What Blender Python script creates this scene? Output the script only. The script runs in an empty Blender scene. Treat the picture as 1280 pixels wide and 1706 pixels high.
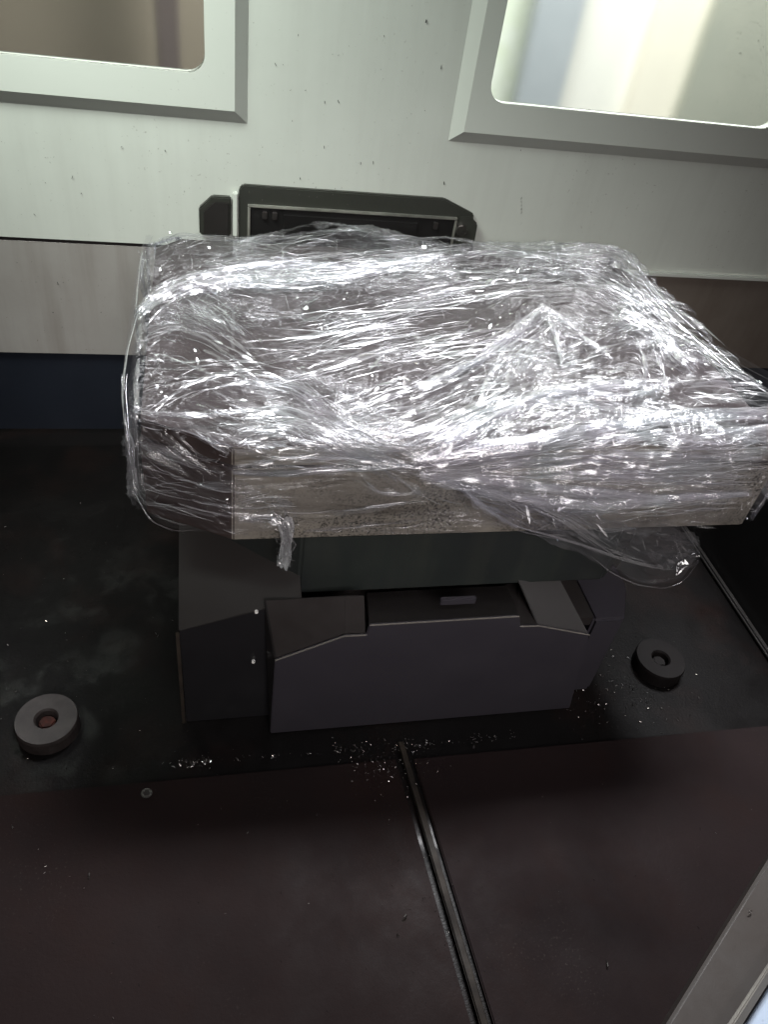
import bpy, bmesh, math, random
import numpy as np
from mathutils import Vector, Matrix
from mathutils.bvhtree import BVHTree

random.seed(7); RNG = np.random.default_rng(11)
scene = bpy.context.scene
C = bpy.data.collections.new('scene'); scene.collection.children.link(C)

# ------------------------------------------------------------------ camera
F = 1282.0; CX, CY = 640.0, 853.0                      # focal length in px of the 1280x1706 photograph
AX = np.array([0.97570502, -0.0226078, 0.21791879]); AX /= np.linalg.norm(AX)
AD = np.array([-0.12961778, 0.74234407, 0.65736179]); AD -= AD.dot(AX) * AX; AD /= np.linalg.norm(AD)
AY = np.cross(AX, AD); AY = AY if AY[2] > 0 else -AY
CAM = np.array([0.0, 0.0, 0.918])
def ray(px, py):
    v = np.array([px - CX, py - CY, F]); return np.array([v @ AX, v @ AY, -(v @ AD)])
def at(px, py, axis, val):                              # photo point -> point on the plane axis = val
    r = ray(px, py); t = (val - CAM[axis]) / r[axis]; return CAM + t * r
def aX(px, py, x): return at(px, py, 0, x)
def aY(px, py, y): return at(px, py, 1, y)
def aZ(px, py, z): return at(px, py, 2, z)
def proj(P):
    P = np.asarray(P, float) - CAM
    X, Y, Z = P[..., 0], P[..., 1], P[..., 2]
    vx = X * AX[0] + Y * AY[0] - Z * AD[0]; vy = X * AX[1] + Y * AY[1] - Z * AD[1]; vz = X * AX[2] + Y * AY[2] - Z * AD[2]
    return CX + F * vx / vz, CY + F * vy / vz
cam = bpy.data.cameras.new('camera'); camo = bpy.data.objects.new('camera', cam); C.objects.link(camo)
R = Matrix(((AX[0], -AX[1], -AX[2]), (AY[0], -AY[1], -AY[2]), (-AD[0], AD[1], AD[2])))
camo.matrix_world = Matrix.Translation(Vector(CAM)) @ R.to_4x4()
cam.sensor_fit = 'VERTICAL'; cam.sensor_height = 36; cam.lens = F / 1706 * 36
cam.clip_start = 0.01; cam.clip_end = 100
scene.camera = camo

# ------------------------------------------------------------------ world and lamps
world = bpy.data.worlds.new('World'); scene.world = world; world.use_nodes = True
bg = world.node_tree.nodes['Background']
bg.inputs[0].default_value = (1.0, 0.84, 0.82, 1); bg.inputs[1].default_value = 0.05
def area(name, loc, target, size, power, color, sy=None, spread=None):
    l = bpy.data.lights.new(name, 'AREA'); l.energy = power; l.color = color
    l.shape = 'RECTANGLE'; l.size = size; l.size_y = sy or size
    if spread: l.spread = math.radians(spread)
    o = bpy.data.objects.new(name, l); C.objects.link(o); o.location = loc
    d = Vector(target) - Vector(loc); o.rotation_euler = d.to_track_quat('-Z', 'Y').to_euler()
    return o
# daylight through the open roof of the machine, upper left, and through the open loading door behind the camera
area('roof_light', (-0.50, 0.74, 1.42), (-0.16, 1.25, 0.78), 0.5, 4.3, (0.92, 1.0, 0.92), 0.4, 74)
area('door_light', (0.35, -0.75, 1.30), (0.32, 0.62, 0.36), 1.1, 2.1, (1.0, 0.94, 0.92), 0.4, 37)
area('front_strip', (0.35, 0.22, 1.75), (0.34, 0.74, 0.42), 1.1, .42, (0.92, 0.96, 1.0), 0.34, 42)  # added strip lamp, spread narrowed to put highlights on the film
area('overhead_strip', (0.45, 1.0, 2.0), (0.30, 0.9, 0.45), 0.9, 0.35, (0.86, 0.96, 1.0), 0.12, 90)
# daylight in the workshop outside the windows
area('workshop_light', (0.9, 1.7, 2.6), (0.9, 3.2, 0.3), 1.2, 260, (0.98, 0.98, 1.0), 0.8)
scene.view_settings.view_transform = 'Standard'; scene.view_settings.look = 'None'
scene.view_settings.exposure = 0.0; scene.view_settings.gamma = 1.0
scene.render.engine = 'CYCLES'
scene.cycles.transparent_max_bounces = 48; scene.cycles.max_bounces = 8
scene.cycles.caustics_reflective = False; scene.cycles.caustics_refractive = False

# ------------------------------------------------------------------ materials
def newmat(name):
    m = bpy.data.materials.new(name); m.use_nodes = True; nt = m.node_tree
    return m, nt, nt.nodes['Principled BSDF'], nt.nodes['Material Output']
def N(nt, t, **kw):
    n = nt.nodes.new(t)
    for k, v in kw.items(): setattr(n, k, v)
    return n
def noise(nt, scale, detail=5, rough=.6, vec=None, dist=0):
    n = N(nt, 'ShaderNodeTexNoise'); n.inputs['Scale'].default_value = scale
    n.inputs['Detail'].default_value = detail; n.inputs['Roughness'].default_value = rough
    n.inputs['Distortion'].default_value = dist
    if vec: nt.links.new(vec, n.inputs['Vector'])
    return n.outputs['Fac']
def ramp(nt, fac, stops, interp='LINEAR'):
    r = N(nt, 'ShaderNodeValToRGB'); r.color_ramp.interpolation = interp
    e = r.color_ramp.elements
    while len(e) < len(stops): e.new(0.5)
    for i, (p, c) in enumerate(stops):
        e[i].position = p; e[i].color = (c, c, c, 1) if not hasattr(c, '__len__') else (*c, 1)
    nt.links.new(fac, r.inputs[0]); return r.outputs[0]
def mixc(nt, fac, a, b, typ='MIX'):
    m = N(nt, 'ShaderNodeMix', data_type='RGBA', blend_type=typ)
    for s, v in ((m.inputs[0], fac), (m.inputs[6], a), (m.inputs[7], b)):
        if hasattr(v, 'is_linked') or hasattr(v, 'links'): nt.links.new(v, s)
        elif hasattr(v, '__len__'): s.default_value = (*v, 1) if len(v) == 3 else v
        else: s.default_value = v
    return m.outputs[2]
def math_(nt, op, a, b=0.0, c=None, clamp=False):
    m = N(nt, 'ShaderNodeMath', operation=op); m.use_clamp = clamp
    for i, v in enumerate((a, b, c)):
        if v is None: continue
        if hasattr(v, 'links'): nt.links.new(v, m.inputs[i])
        else: m.inputs[i].default_value = v
    return m.outputs[0]
def objco(nt, scale=(1, 1, 1)):
    t = N(nt, 'ShaderNodeTexCoord'); mp = N(nt, 'ShaderNodeMapping'); mp.inputs['Scale'].default_value = scale
    nt.links.new(t.outputs['Object'], mp.inputs[0]); return mp.outputs[0]
def bump(nt, h, strength=.3, dist=.002, prev=None):
    b = N(nt, 'ShaderNodeBump'); b.inputs['Strength'].default_value = strength; b.inputs['Distance'].default_value = dist
    nt.links.new(h, b.inputs['Height'])
    if prev: nt.links.new(prev, b.inputs['Normal'])
    return b.outputs[0]

def painted(name, col, col2, rough=.45, specks=0.0, streak=0.0, metallic=0, blotch=3.0, dirt=(.05, .045, .04), bmp=.05, spec=.5):
    m, nt, p, out = newmat(name); co = objco(nt)
    base = mixc(nt, ramp(nt, noise(nt, blotch, 6, .65, co), [(.32, 0), (.7, 1)]), col, col2)
    if streak:
        s = ramp(nt, noise(nt, 14, 5, .6, objco(nt, (2.2, 2.2, .16))), [(.45, 0), (.8, streak)])
        base = mixc(nt, s, base, dirt)
    if specks:
        s1 = ramp(nt, noise(nt, 190, 2, .5, co), [(.70, 0), (.76, 1)])
        s2 = ramp(nt, noise(nt, 5, 3, .5, co), [(.42, 0), (.65, specks)])
        base = mixc(nt, math_(nt, 'MULTIPLY', s1, s2), base, dirt)
    nt.links.new(base, p.inputs['Base Color'])
    r = ramp(nt, noise(nt, 9, 7, .7, co), [(.3, rough * .75), (.75, min(1, rough * 1.35))])
    nt.links.new(r, p.inputs['Roughness']); p.inputs['Metallic'].default_value = metallic
    p.inputs['Specular IOR Level'].default_value = spec
    nt.links.new(bump(nt, noise(nt, 420, 3, .6, co), bmp, .001), p.inputs['Normal'])
    return m

M = {}
M['wall'] = painted('wall_paint', (.63, .66, .61), (.55, .575, .53), .38, .55, .10, blotch=2.2, dirt=(.16, .14, .12))
M['wall_low'] = painted('lower_wall_paint', (.36, .345, .33), (.29, .27, .255), .42, .7, .35, blotch=3, dirt=(.12, .09, .07))
M['wall_shade'] = painted('shaded_panel', (.19, .165, .14), (.14, .115, .095), .42, .4, .35, blotch=5, dirt=(.08, .055, .04))  # light falling off to the right is painted in as darker brown
M['frame'] = painted('frame_paint', (.63, .66, .61), (.59, .62, .57), .36, .3, .0, blotch=3, dirt=(.15, .13, .12))
M['skirt'] = painted('skirt_paint', (.016, .020, .030), (.010, .012, .018), .35, 0, .0, blotch=2)
M['trim_dark'] = painted('dark_trim', (.038, .040, .033), (.026, .027, .023), .4, .4, .0, blotch=9, dirt=(.25, .24, .2))
M['lip'] = painted('pale_lip', (.30, .30, .265), (.09, .09, .08), .35, .3, 0, blotch=12)
M['gasket'] = painted('black_gasket', (.02, .016, .015), (.012, .01, .01), .6)
M['black'] = painted('black_sheet', (.012, .011, .011), (.006, .006, .006), .4, 0, 0, blotch=4)
M['grey'] = painted('dark_grey_paint', (.034, .031, .038), (.027, .025, .031), .42, .25, .0, blotch=3, dirt=(.1, .09, .08))
M['grey_warm'] = painted('warm_grey_paint', (.021, .0185, .0175), (.016, .0145, .014), .42, .25, .0, blotch=4, dirt=(.1, .09, .08))
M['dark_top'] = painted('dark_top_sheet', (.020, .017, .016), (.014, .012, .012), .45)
M['right_sheet'] = painted('lit_grey_sheet', (.052, .050, .050), (.042, .040, .040), .4, .2)  # lighter than the cover's grey: light on the right slope is painted in
M['screw'] = painted('bright_screw', (.75, .74, .72), (.6, .6, .58), .3)
M['rim'] = painted('worn_rim', (.20, .19, .17), (.12, .11, .10), .4)
M['fairing'] = painted('fairing_paint', (.013, .0125, .014), (.009, .009, .010), .35, .1, 0, blotch=5)
M['green'] = painted('green_black_paint', (.017, .021, .019), (.012, .0135, .0145), .42, .3, .15, blotch=5, dirt=(.07, .07, .05))
M['steel'] = painted('steel', (.55, .54, .52), (.35, .34, .33), .25, 0, 0, 1)
M['washer'] = painted('washer_steel', (.046, .038, .036), (.020, .016, .015), .5, .9, 0, .0, blotch=45, dirt=(.03, .02, .02))
M['washer_dim'] = painted('shaded_washer', (.011, .0095, .0095), (.007, .006, .006), .45, spec=.1)  # darker copy of the washer steel, partial shade put into the colour
M['bolt'] = painted('dull_bolt', (.16, .15, .145), (.08, .07, .07), .3, 0, 0, .8)
M['rust'] = painted('rusty_bolt', (.085, .020, .012), (.012, .006, .005), .5, 0, 0, 0, blotch=120, spec=.2)
M['rail'] = painted('rail_metal', (.036, .028, .021), (.010, .008, .007), .75, .8, 0, .0, blotch=22, spec=.25, dirt=(.02, .016, .012))
M['sill'] = painted('sill_metal', (.058, .050, .045), (.038, .033, .030), .36, .5, 0, .1, blotch=9, dirt=(.03, .02, .02))
M['pale_blue'] = painted('daylit_blue', (.50, .60, .74), (.44, .54, .68), .4, .2, 0)  # bluish daylight on a light panel is put into this colour
M['tan'] = painted('tan_board', (.20, .165, .13), (.16, .13, .10), .7, 0, 0, blotch=.9)
M['brown'] = painted('brown_post', (.085, .062, .062), (.07, .05, .05), .6)
M['white_panel'] = painted('white_panel', (.74, .72, .68), (.68, .66, .63), .6)
M['cream'] = painted('cream_panel', (.78, .73, .64), (.72, .67, .59), .6)
M['greyblue'] = painted('grey_blue_post', (.33, .35, .38), (.28, .30, .33), .5)
M['olive'] = painted('grey_green_panel', (.36, .36, .31), (.30, .31, .27), .6)
M['leafy'] = painted('leafy_panel', (.70, .76, .60), (.84, .86, .82), .6, blotch=26)

def floor_mat(name, c1, c2, rough=.3, bm=.35, sp=.16, wetness=.14):
    m, nt, p, out = newmat(name); co = objco(nt)
    a = ramp(nt, noise(nt, 2.6, 8, .62, co, .15), [(.30, 0), (.70, 1)])
    base = mixc(nt, a, c1, c2)
    base = mixc(nt, ramp(nt, noise(nt, 7, 6, .65, co, .3), [(.5, 0), (.75, .45)]), base, (.020, .010, .008))
    wear = math_(nt, 'MULTIPLY', ramp(nt, noise(nt, 320, 3, .6, co), [(.6, 0), (.75, 1)]), ramp(nt, noise(nt, 6, 3, .5, co), [(.5, 0), (.7, .25)]))
    base = mixc(nt, wear, base, (.16, .14, .12))
    nt.links.new(base, p.inputs['Base Color'])
    r = ramp(nt, noise(nt, 5, 8, .7, co, .1), [(.28, rough * .7), (.72, min(1, rough * 1.9))])
    nt.links.new(r, p.inputs['Roughness'])
    p.inputs['Specular IOR Level'].default_value = sp
    wet = math_(nt, 'MULTIPLY', ramp(nt, noise(nt, 11, 6, .62, co, .2), [(.50, 0), (.58, wetness)]), ramp(nt, noise(nt, 60, 3, .5, co), [(.35, .3), (.6, 1)]))
    nt.links.new(wet, p.inputs['Coat Weight']); p.inputs['Coat Roughness'].default_value = .10
    b1 = bump(nt, noise(nt, 9, 3, .5, co), .12, .01)
    nt.links.new(bump(nt, noise(nt, 260, 4, .7, co), bm, .0012, b1), p.inputs['Normal'])
    return m
M['floor'] = floor_mat('oily_floor', (.0065, .006, .006), (.0035, .003, .003), .30, .35, .09)
M['plate'] = floor_mat('oily_plate', (.020, .0130, .0125), (.013, .0100, .0100), .46, .25, .035, .0)
M['plate_red'] = floor_mat('oily_plate_brown', (.019, .0125, .0125), (.012, .0092, .0094), .46, .25, .035, .0)

# cast iron pallet: yellowish grey, pitted with black
m, nt, p, out = newmat('oiled_cast_iron'); co = objco(nt)
b = mixc(nt, ramp(nt, noise(nt, 6, 6, .7, co), [(.3, 0), (.7, 1)]), (.235, .215, .185), (.115, .105, .092))
b = mixc(nt, ramp(nt, noise(nt, 16, 5, .6, objco(nt, (.35, 1, 1.6))), [(.5, 0), (.72, .55)]), b, (.30, .275, .22))
b = mixc(nt, ramp(nt, noise(nt, 13, 7, .7, objco(nt, (.5, 1, 2.6)), .8), [(.52, 0), (.66, .75)]), b, (.055, .045, .036))
pits = math_(nt, 'MULTIPLY', ramp(nt, noise(nt, 420, 4, .7, co), [(.51, 0), (.57, 1)]), ramp(nt, noise(nt, 9, 4, .6, co), [(.40, .10), (.56, 1)]))
b = mixc(nt, pits, b, (.022, .020, .018))
nt.links.new(b, p.inputs['Base Color']); p.inputs['Metallic'].default_value = .25; p.inputs['Roughness'].default_value = .45
nt.links.new(bump(nt, noise(nt, 220, 4, .6, co), .4, .001), p.inputs['Normal']); M['iron'] = m
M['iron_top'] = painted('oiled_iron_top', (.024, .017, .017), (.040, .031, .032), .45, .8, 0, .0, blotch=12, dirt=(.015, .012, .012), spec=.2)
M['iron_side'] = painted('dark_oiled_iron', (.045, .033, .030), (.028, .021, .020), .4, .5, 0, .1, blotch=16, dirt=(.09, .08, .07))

# oil-hazed polycarbonate window
m, nt, p, out = newmat('oily_window'); co = objco(nt)
tr = N(nt, 'ShaderNodeBsdfRefraction'); tr.inputs['IOR'].default_value = 1.45; tr.inputs['Roughness'].default_value = .11
tr.inputs['Color'].default_value = (.93, .96, .92, 1)
gl = N(nt, 'ShaderNodeBsdfGlossy'); gl.inputs['Roughness'].default_value = .12
mx = N(nt, 'ShaderNodeMixShader'); mx.inputs[0].default_value = .06
nt.links.new(tr.outputs[0], mx.inputs[1]); nt.links.new(gl.outputs[0], mx.inputs[2])
df = N(nt, 'ShaderNodeBsdfDiffuse'); df.inputs['Color'].default_value = (.7, .7, .62, 1)
mx2 = N(nt, 'ShaderNodeMixShader')
drops = math_(nt, 'MULTIPLY', ramp(nt, noise(nt, 260, 2, .5, co), [(.66, 0), (.72, .7)]), ramp(nt, noise(nt, 4, 2, .5, co), [(.5, 0), (.62, 1)]))
nt.links.new(math_(nt, 'ADD', drops, .03), mx2.inputs[0])
nt.links.new(mx.outputs[0], mx2.inputs[1]); nt.links.new(df.outputs[0], mx2.inputs[2]); nt.links.new(mx2.outputs[0], out.inputs[0]); M['pane'] = m

# stretch film
def film_mat(name, haze, gloss, rough=.20, attr=True, tint=(.97, .97, .98), white=(.70, .70, .72)):
    m, nt, p, out = newmat(name); nt.nodes.remove(p)
    tr = N(nt, 'ShaderNodeBsdfTransparent'); tr.inputs[0].default_value = (*tint, 1)
    di = N(nt, 'ShaderNodeBsdfDiffuse'); di.inputs[0].default_value = (*white, 1)
    tl = N(nt, 'ShaderNodeBsdfTranslucent'); tl.inputs[0].default_value = (*white, 1)
    dt = N(nt, 'ShaderNodeMixShader'); dt.inputs[0].default_value = .35
    nt.links.new(di.outputs[0], dt.inputs[1]); nt.links.new(tl.outputs[0], dt.inputs[2])
    gl = N(nt, 'ShaderNodeBsdfGlossy'); gl.inputs['Roughness'].default_value = rough; gl.inputs[0].default_value = (.98, .99, 1, 1)
    hue = ramp(nt, noise(nt, 11, 2, .5, objco(nt)), [(.38, (white[0] * .95, white[1] * 1.01, white[2] * .99)), (.5, white), (.62, (white[0] * 1.01, white[1] * .97, white[2] * 1.0))])
    nt.links.new(hue, di.inputs[0]); nt.links.new(hue, tl.inputs[0])
    m1 = N(nt, 'ShaderNodeMixShader'); m2 = N(nt, 'ShaderNodeMixShader')
    if attr:
        at_ = N(nt, 'ShaderNodeAttribute'); at_.attribute_name = 'dens'
        uvs = []; wts = []
        for k in 'abc':
            u_ = N(nt, 'ShaderNodeUVMap'); u_.uv_map = 'film_' + k; uvs.append(u_.outputs[0])
            w_ = N(nt, 'ShaderNodeAttribute'); w_.attribute_name = 'pull_' + k; wts.append(w_.outputs['Fac'])
        def sn(sx, sy, dist, det=5):                        # streaks along the pull of the film, blended from three headings
            tot = None
            for u_, w_ in zip(uvs, wts):
                mp = N(nt, 'ShaderNodeMapping'); mp.inputs['Scale'].default_value = (sx, sy, 1)
                nt.links.new(u_, mp.inputs[0]); v = math_(nt, 'MULTIPLY', noise(nt, 1, det, .62, mp.outputs[0], dist), w_)
                tot = v if tot is None else math_(nt, 'ADD', tot, v)
            return tot
        fine = sn(9, 210, .35)
        s = ramp(nt, fine, [(.46, 0), (.66, 1)])
        s2 = ramp(nt, sn(5, 60, .6, 3), [(.44, 0), (.66, 1)])
        mp = N(nt, 'ShaderNodeMapping'); mp.inputs['Scale'].default_value = (60, 75, 1); nt.links.new(uvs[0], mp.inputs[0])
        crum = noise(nt, 1, 5, .65, mp.outputs[0], 1.2); s3 = ramp(nt, crum, [(.52, 0), (.70, 1)])
        str_ = math_(nt, 'ADD', math_(nt, 'MULTIPLY', s, .75), math_(nt, 'ADD', math_(nt, 'MULTIPLY', s2, .5), math_(nt, 'MULTIPLY', s3, .25)))
        fac = math_(nt, 'MULTIPLY', math_(nt, 'MULTIPLY', str_, at_.outputs['Fac']), haze, clamp=True)
        nt.links.new(fac, m1.inputs[0])
        hgt = math_(nt, 'ADD', fine, math_(nt, 'MULTIPLY', crum, .22))
        bn = bump(nt, hgt, .9, .0024)
        nt.links.new(bn, gl.inputs['Normal']); nt.links.new(bn, di.inputs['Normal'])
        lw = N(nt, 'ShaderNodeLayerWeight'); lw.inputs[0].default_value = .35; nt.links.new(bn, lw.inputs['Normal'])
        g = math_(nt, 'MULTIPLY', math_(nt, 'ADD', math_(nt, 'MULTIPLY', lw.outputs['Facing'], .8), .25), gloss)
        g = math_(nt, 'MULTIPLY', g, math_(nt, 'ADD', math_(nt, 'MULTIPLY', at_.outputs['Fac'], .8), .35), clamp=True)
        nt.links.new(g, m2.inputs[0])
    else:
        lw = N(nt, 'ShaderNodeLayerWeight'); lw.inputs[0].default_value = .45
        nt.links.new(math_(nt, 'MULTIPLY', math_(nt, 'ADD', lw.outputs['Facing'], .5), haze, clamp=True), m1.inputs[0])
        nt.links.new(math_(nt, 'MULTIPLY', math_(nt, 'ADD', lw.outputs['Facing'], .35), gloss, clamp=True), m2.inputs[0])
    nt.links.new(tr.outputs[0], m1.inputs[1]); nt.links.new(dt.outputs[0], m1.inputs[2])
    nt.links.new(m1.outputs[0], m2.inputs[1]); nt.links.new(gl.outputs[0], m2.inputs[2])
    nt.links.new(m2.outputs[0], out.inputs[0]); return m
M['film'] = film_mat('stretch_film', .34, .155)
M['film2'] = film_mat('stretch_film_outer', .26, .17, .14)
M['strand'] = film_mat('film_strand', .33, .17, .24, attr=False)
M['fold'] = film_mat('film_fold', .10, .15, .20, attr=False)
M['flake'] = film_mat('film_flake', .16, .50, .10, attr=False)
M['drip'] = film_mat('crumpled_film', .75, .45, .15, attr=False)
M['edge'] = film_mat('film_edge', .22, .55, .10, attr=False)
M['loose'] = film_mat('loose_film', .03, .10, .08, attr=False)

# ------------------------------------------------------------------ object helpers
def link(o, parent=None):
    C.objects.link(o)
    if parent is not None: o.parent = parent; o.matrix_parent_inverse = parent.matrix_world.inverted()
    return o
def tag(o, label=None, cat=None, group=None, kind=None):
    for k, v in (('label', label), ('category', cat), ('group', group), ('kind', kind)):
        if v: o[k] = v
    return o
def empty(name, loc, label, cat, group=None):
    o = bpy.data.objects.new(name, None); o.location = loc; o.empty_display_size = .05; C.objects.link(o)
    bpy.context.view_layer.update(); return tag(o, label, cat, group)
def fromfaces(name, verts, faces, mat, parent=None, bevel=0, smooth=False, seg=2):
    me = bpy.data.meshes.new(name); me.from_pydata([tuple(map(float, v)) for v in verts], [], faces); me.update()
    bm = bmesh.new(); bm.from_mesh(me); bmesh.ops.remove_doubles(bm, verts=bm.verts, dist=1e-6)
    bmesh.ops.recalc_face_normals(bm, faces=bm.faces)
    if bevel: bmesh.ops.bevel(bm, geom=[e for e in bm.edges if len(e.link_faces) == 2 and e.calc_face_angle(0) > .25], offset=bevel, segments=seg, affect='EDGES', clamp_overlap=True)
    bm.to_mesh(me); bm.free()
    me.materials.append(mat)
    if smooth:
        for pl in me.polygons: pl.use_smooth = True
    return link(bpy.data.objects.new(name, me), parent)
def prism(name, pts, axis, a, b, mat, parent=None, bevel=.0015, **kw):
    """pts 2D polygon in the other two axes, extruded along axis from a to b"""
    def mk(q, v):
        q = list(q); q.insert(axis, v); return q
    n = len(pts); vs = [mk(q, a) for q in pts] + [mk(q, b) for q in pts]
    fs = [list(range(n)), list(range(2 * n - 1, n - 1, -1))] + [[i, (i + 1) % n, n + (i + 1) % n, n + i] for i in range(n)]
    return fromfaces(name, vs, fs, mat, parent, bevel, **kw)
def box(name, x0, x1, y0, y1, z0, z1, mat, parent=None, bevel=.0015, **kw):
    return prism(name, [(x0, y0), (x1, y0), (x1, y1), (x0, y1)], 2, z0, z1, mat, parent, bevel, **kw)
def slab(name, quad, th, mat, parent=None, bevel=.001, offs=None):
    """sheet of metal: 3D polygon given thickness along its normal"""
    q = [Vector(v) for v in quad]; n = (q[1] - q[0]).cross(q[-1] - q[0]).normalized() * th
    if offs is not None and n.dot(Vector(offs)) < 0: n = -n
    k = len(q); vs = q + [v + n for v in q]
    fs = [list(range(k)), list(range(2 * k - 1, k - 1, -1))] + [[i, (i + 1) % k, k + (i + 1) % k, k + i] for i in range(k)]
    return fromfaces(name, vs, fs, mat, parent, bevel)
def cyl(name, c, r, h, mat, parent=None, axis=2, seg=24, bevel=.0008, r2=None):
    pts = [(math.cos(2 * math.pi * i / seg), math.sin(2 * math.pi * i / seg)) for i in range(seg)]
    vs = []
    for k, (hh, rr) in enumerate(((0, r), (h, r2 or r))):
        for (a, b_) in pts:
            q = [a * rr, b_ * rr]; q.insert(axis, hh); vs.append([c[i] + q[i] for i in range(3)])
    fs = [list(range(seg)), list(range(2 * seg - 1, seg - 1, -1))] + [[i, (i + 1) % seg, seg + (i + 1) % seg, seg + i] for i in range(seg)]
    return fromfaces(name, vs, fs, mat, parent, bevel)

# ------------------------------------------------------------------ floor and walls
WY = 1.25
fl = box('floor', -1.3, .93, -.6, WY + .02, -.03, 0, M['floor'], None, 0); tag(fl, kind='structure')

wall = empty('enclosure_wall', (.3, WY, .37), 'pale grey green painted sheet metal wall with two windows behind the wrapped block', 'wall')
def wall_with_holes(name, x0, x1, z0, z1, y, th, holes, mat, parent):
    """holes: rounded rectangles (x0,x1,z0,z1,r); built as strips so that the sheet has real thickness"""
    bm = bmesh.new(); out = [bm.verts.new((x, y, z)) for x, z in ((x0, z0), (x1, z0), (x1, z1), (x0, z1))]
    edges = [bm.edges.new((out[i], out[(i + 1) % 4])) for i in range(4)]
    for (a, b_, c, d, r) in holes:
        pts = rrect(a, b_, c, d, r); vs = [bm.verts.new((px, y, pz)) for px, pz in pts]
        edges += [bm.edges.new((vs[i], vs[(i + 1) % len(vs)])) for i in range(len(vs))]
    bmesh.ops.triangle_fill(bm, use_beauty=True, use_dissolve=False, edges=edges)
    g = bmesh.ops.extrude_face_region(bm, geom=bm.faces[:])
    bmesh.ops.translate(bm, verts=[v for v in g['geom'] if isinstance(v, bmesh.types.BMVert)], vec=(0, th, 0))
    bmesh.ops.recalc_face_normals(bm, faces=bm.faces)
    me = bpy.data.meshes.new(name); bm.to_mesh(me); bm.free(); me.materials.append(mat)
    return link(bpy.data.objects.new(name, me), parent)
def rrect(a, b_, c, d, r, n=7):
    pts = []
    for (x, z, t0) in ((b_ - r, d - r, 0), (a + r, d - r, 90), (a + r, c + r, 180), (b_ - r, c + r, 270)):
        for i in range(n + 1):
            t = math.radians(t0 + 90 * i / n); pts.append((x + r * math.cos(t), z + r * math.sin(t)))
    return pts
SZ = .371                                                 # seam height
openL = (-.62, .004, .6315, 1.12, .024); openR = (.424, .93, .6315, 1.12, .026)
wall_with_holes('upper_panel', -1.3, 1.6, SZ + .0035, 1.35, WY, .004, [openL, openR], M['wall'], wall)
box('lower_panel', -1.3, .455, WY + .003, WY + .007, .168, SZ - .0035, M['wall_low'], wall, 0)
box('lower_panel', .457, 1.6, WY + .003, WY + .007, .168, SZ - .0035, M['wall_shade'], wall, 0)['label'] = 'lower wall panel at the right, its dimmer light painted in as darker brown'
box('seam_gasket', -1.3, .45, WY + .0045, WY + .0075, SZ - .0033, SZ + .0033, M['gasket'], wall, 0)
box('seam_lip', .47, 1.6, WY - .011, WY - .0005, SZ - .004, SZ + .0025, M['frame'], wall, .001)
box('skirt', -1.3, 1.6, WY + .012, WY + .02, 0.0, .169, M['skirt'], wall, 0)
def window(x0, x1, z0, z1, op, label):
    """raised frame plate with sloping edges round the opening"""
    bw = .0185; h = .014; yf = WY - h
    bm = bmesh.new()
    def loop(pts, y): return [bm.verts.new((a, y, c)) for a, c in pts]
    o = loop([(x0, z0), (x1, z0), (x1, z1), (x0, z1)], WY - .0004)
    i_ = loop([(x0 + bw, z0 + bw), (x1 - bw, z0 + bw), (x1 - bw, z1 - bw), (x0 + bw, z1 - bw)], yf)
    for k in range(4): bm.faces.new((o[k], o[(k + 1) % 4], i_[(k + 1) % 4], i_[k]))
    a, b_, c, d, r = op; hp = loop(rrect(a, b_, c, d, r), yf)
    ed = [bm.edges.get((i_[k], i_[(k + 1) % 4])) for k in range(4)] + [bm.edges.new((hp[k], hp[(k + 1) % len(hp)])) for k in range(len(hp))]
    bmesh.ops.triangle_fill(bm, use_beauty=True, use_dissolve=False, edges=ed)
    hb = loop(rrect(a, b_, c, d, r), WY + .0035)
    for k in range(len(hp)): bm.faces.new((hp[k], hp[(k + 1) % len(hp)], hb[(k + 1) % len(hb)], hb[k]))
    bmesh.ops.recalc_face_normals(bm, faces=bm.faces)
    me = bpy.data.meshes.new('window_frame'); bm.to_mesh(me); bm.free(); me.materials.append(M['frame'])
    f = link(bpy.data.objects.new('window_frame', me), wall); f['label'] = label
    box('pane', a - .01, b_ + .01, WY - .0115, WY - .0075, c - .01, d + .01, M['pane'], f, 0)
    return f
window(-.72, .0635, .568, 1.22, openL, 'left raised window frame, view of a tan wall')
window(.3765, 1.02, .568, 1.22, openR, 'right raised window frame, bright workshop behind')

# latch housing low on the wall between the windows
lh = prism('latch_housing', [(.052, .38), (.052, .4745), (.058, .481), (.386, .481), (.441, .459), (.446, .38)], 1, WY - .010, WY - .0003, M['trim_dark'], wall, .002)
prism('housing_recess', [(.070, .38), (.070, .449), (.408, .449), (.408, .38)], 1, WY - .0125, WY - .0102, M['black'], lh, 0)
box('pale_rim', .0655, .412, WY - .0165, WY - .0103, .4495, .4535, M['lip'], lh, .001)
box('pale_rim', .0655, .0695, WY - .0165, WY - .0103, .38, .4493, M['lip'], lh, .001)
box('pale_rim', .4085, .412, WY - .0165, WY - .0103, .38, .4493, M['lip'], lh, .001)
box('slide_plate', .122, .345, WY - .0155, WY - .0127, .38, .441, M['black'], lh, .001)
for sx in (.088, .104, .372): box('catch', sx, sx + .008, WY - .017, WY - .0127, .432, .444, M['bolt'], lh, .001)
cyl('bolt_head', (.421, WY - .022, .434), .010, .0118, M['steel'], lh, 1, 16)
prism('round_guard', [(.414, .38), (.414, .456), (.436, .456), (.449, .445), (.451, .38)], 1, WY - .0160, WY - .0102, M['trim_dark'], lh, .002)
brk = prism('end_bracket', [(-.010, .40), (-.010, .441), (.011, .461), (.040, .461), (.040, .40)], 1, WY - .012, WY - .0003, M['trim_dark'], wall, .002)
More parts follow.
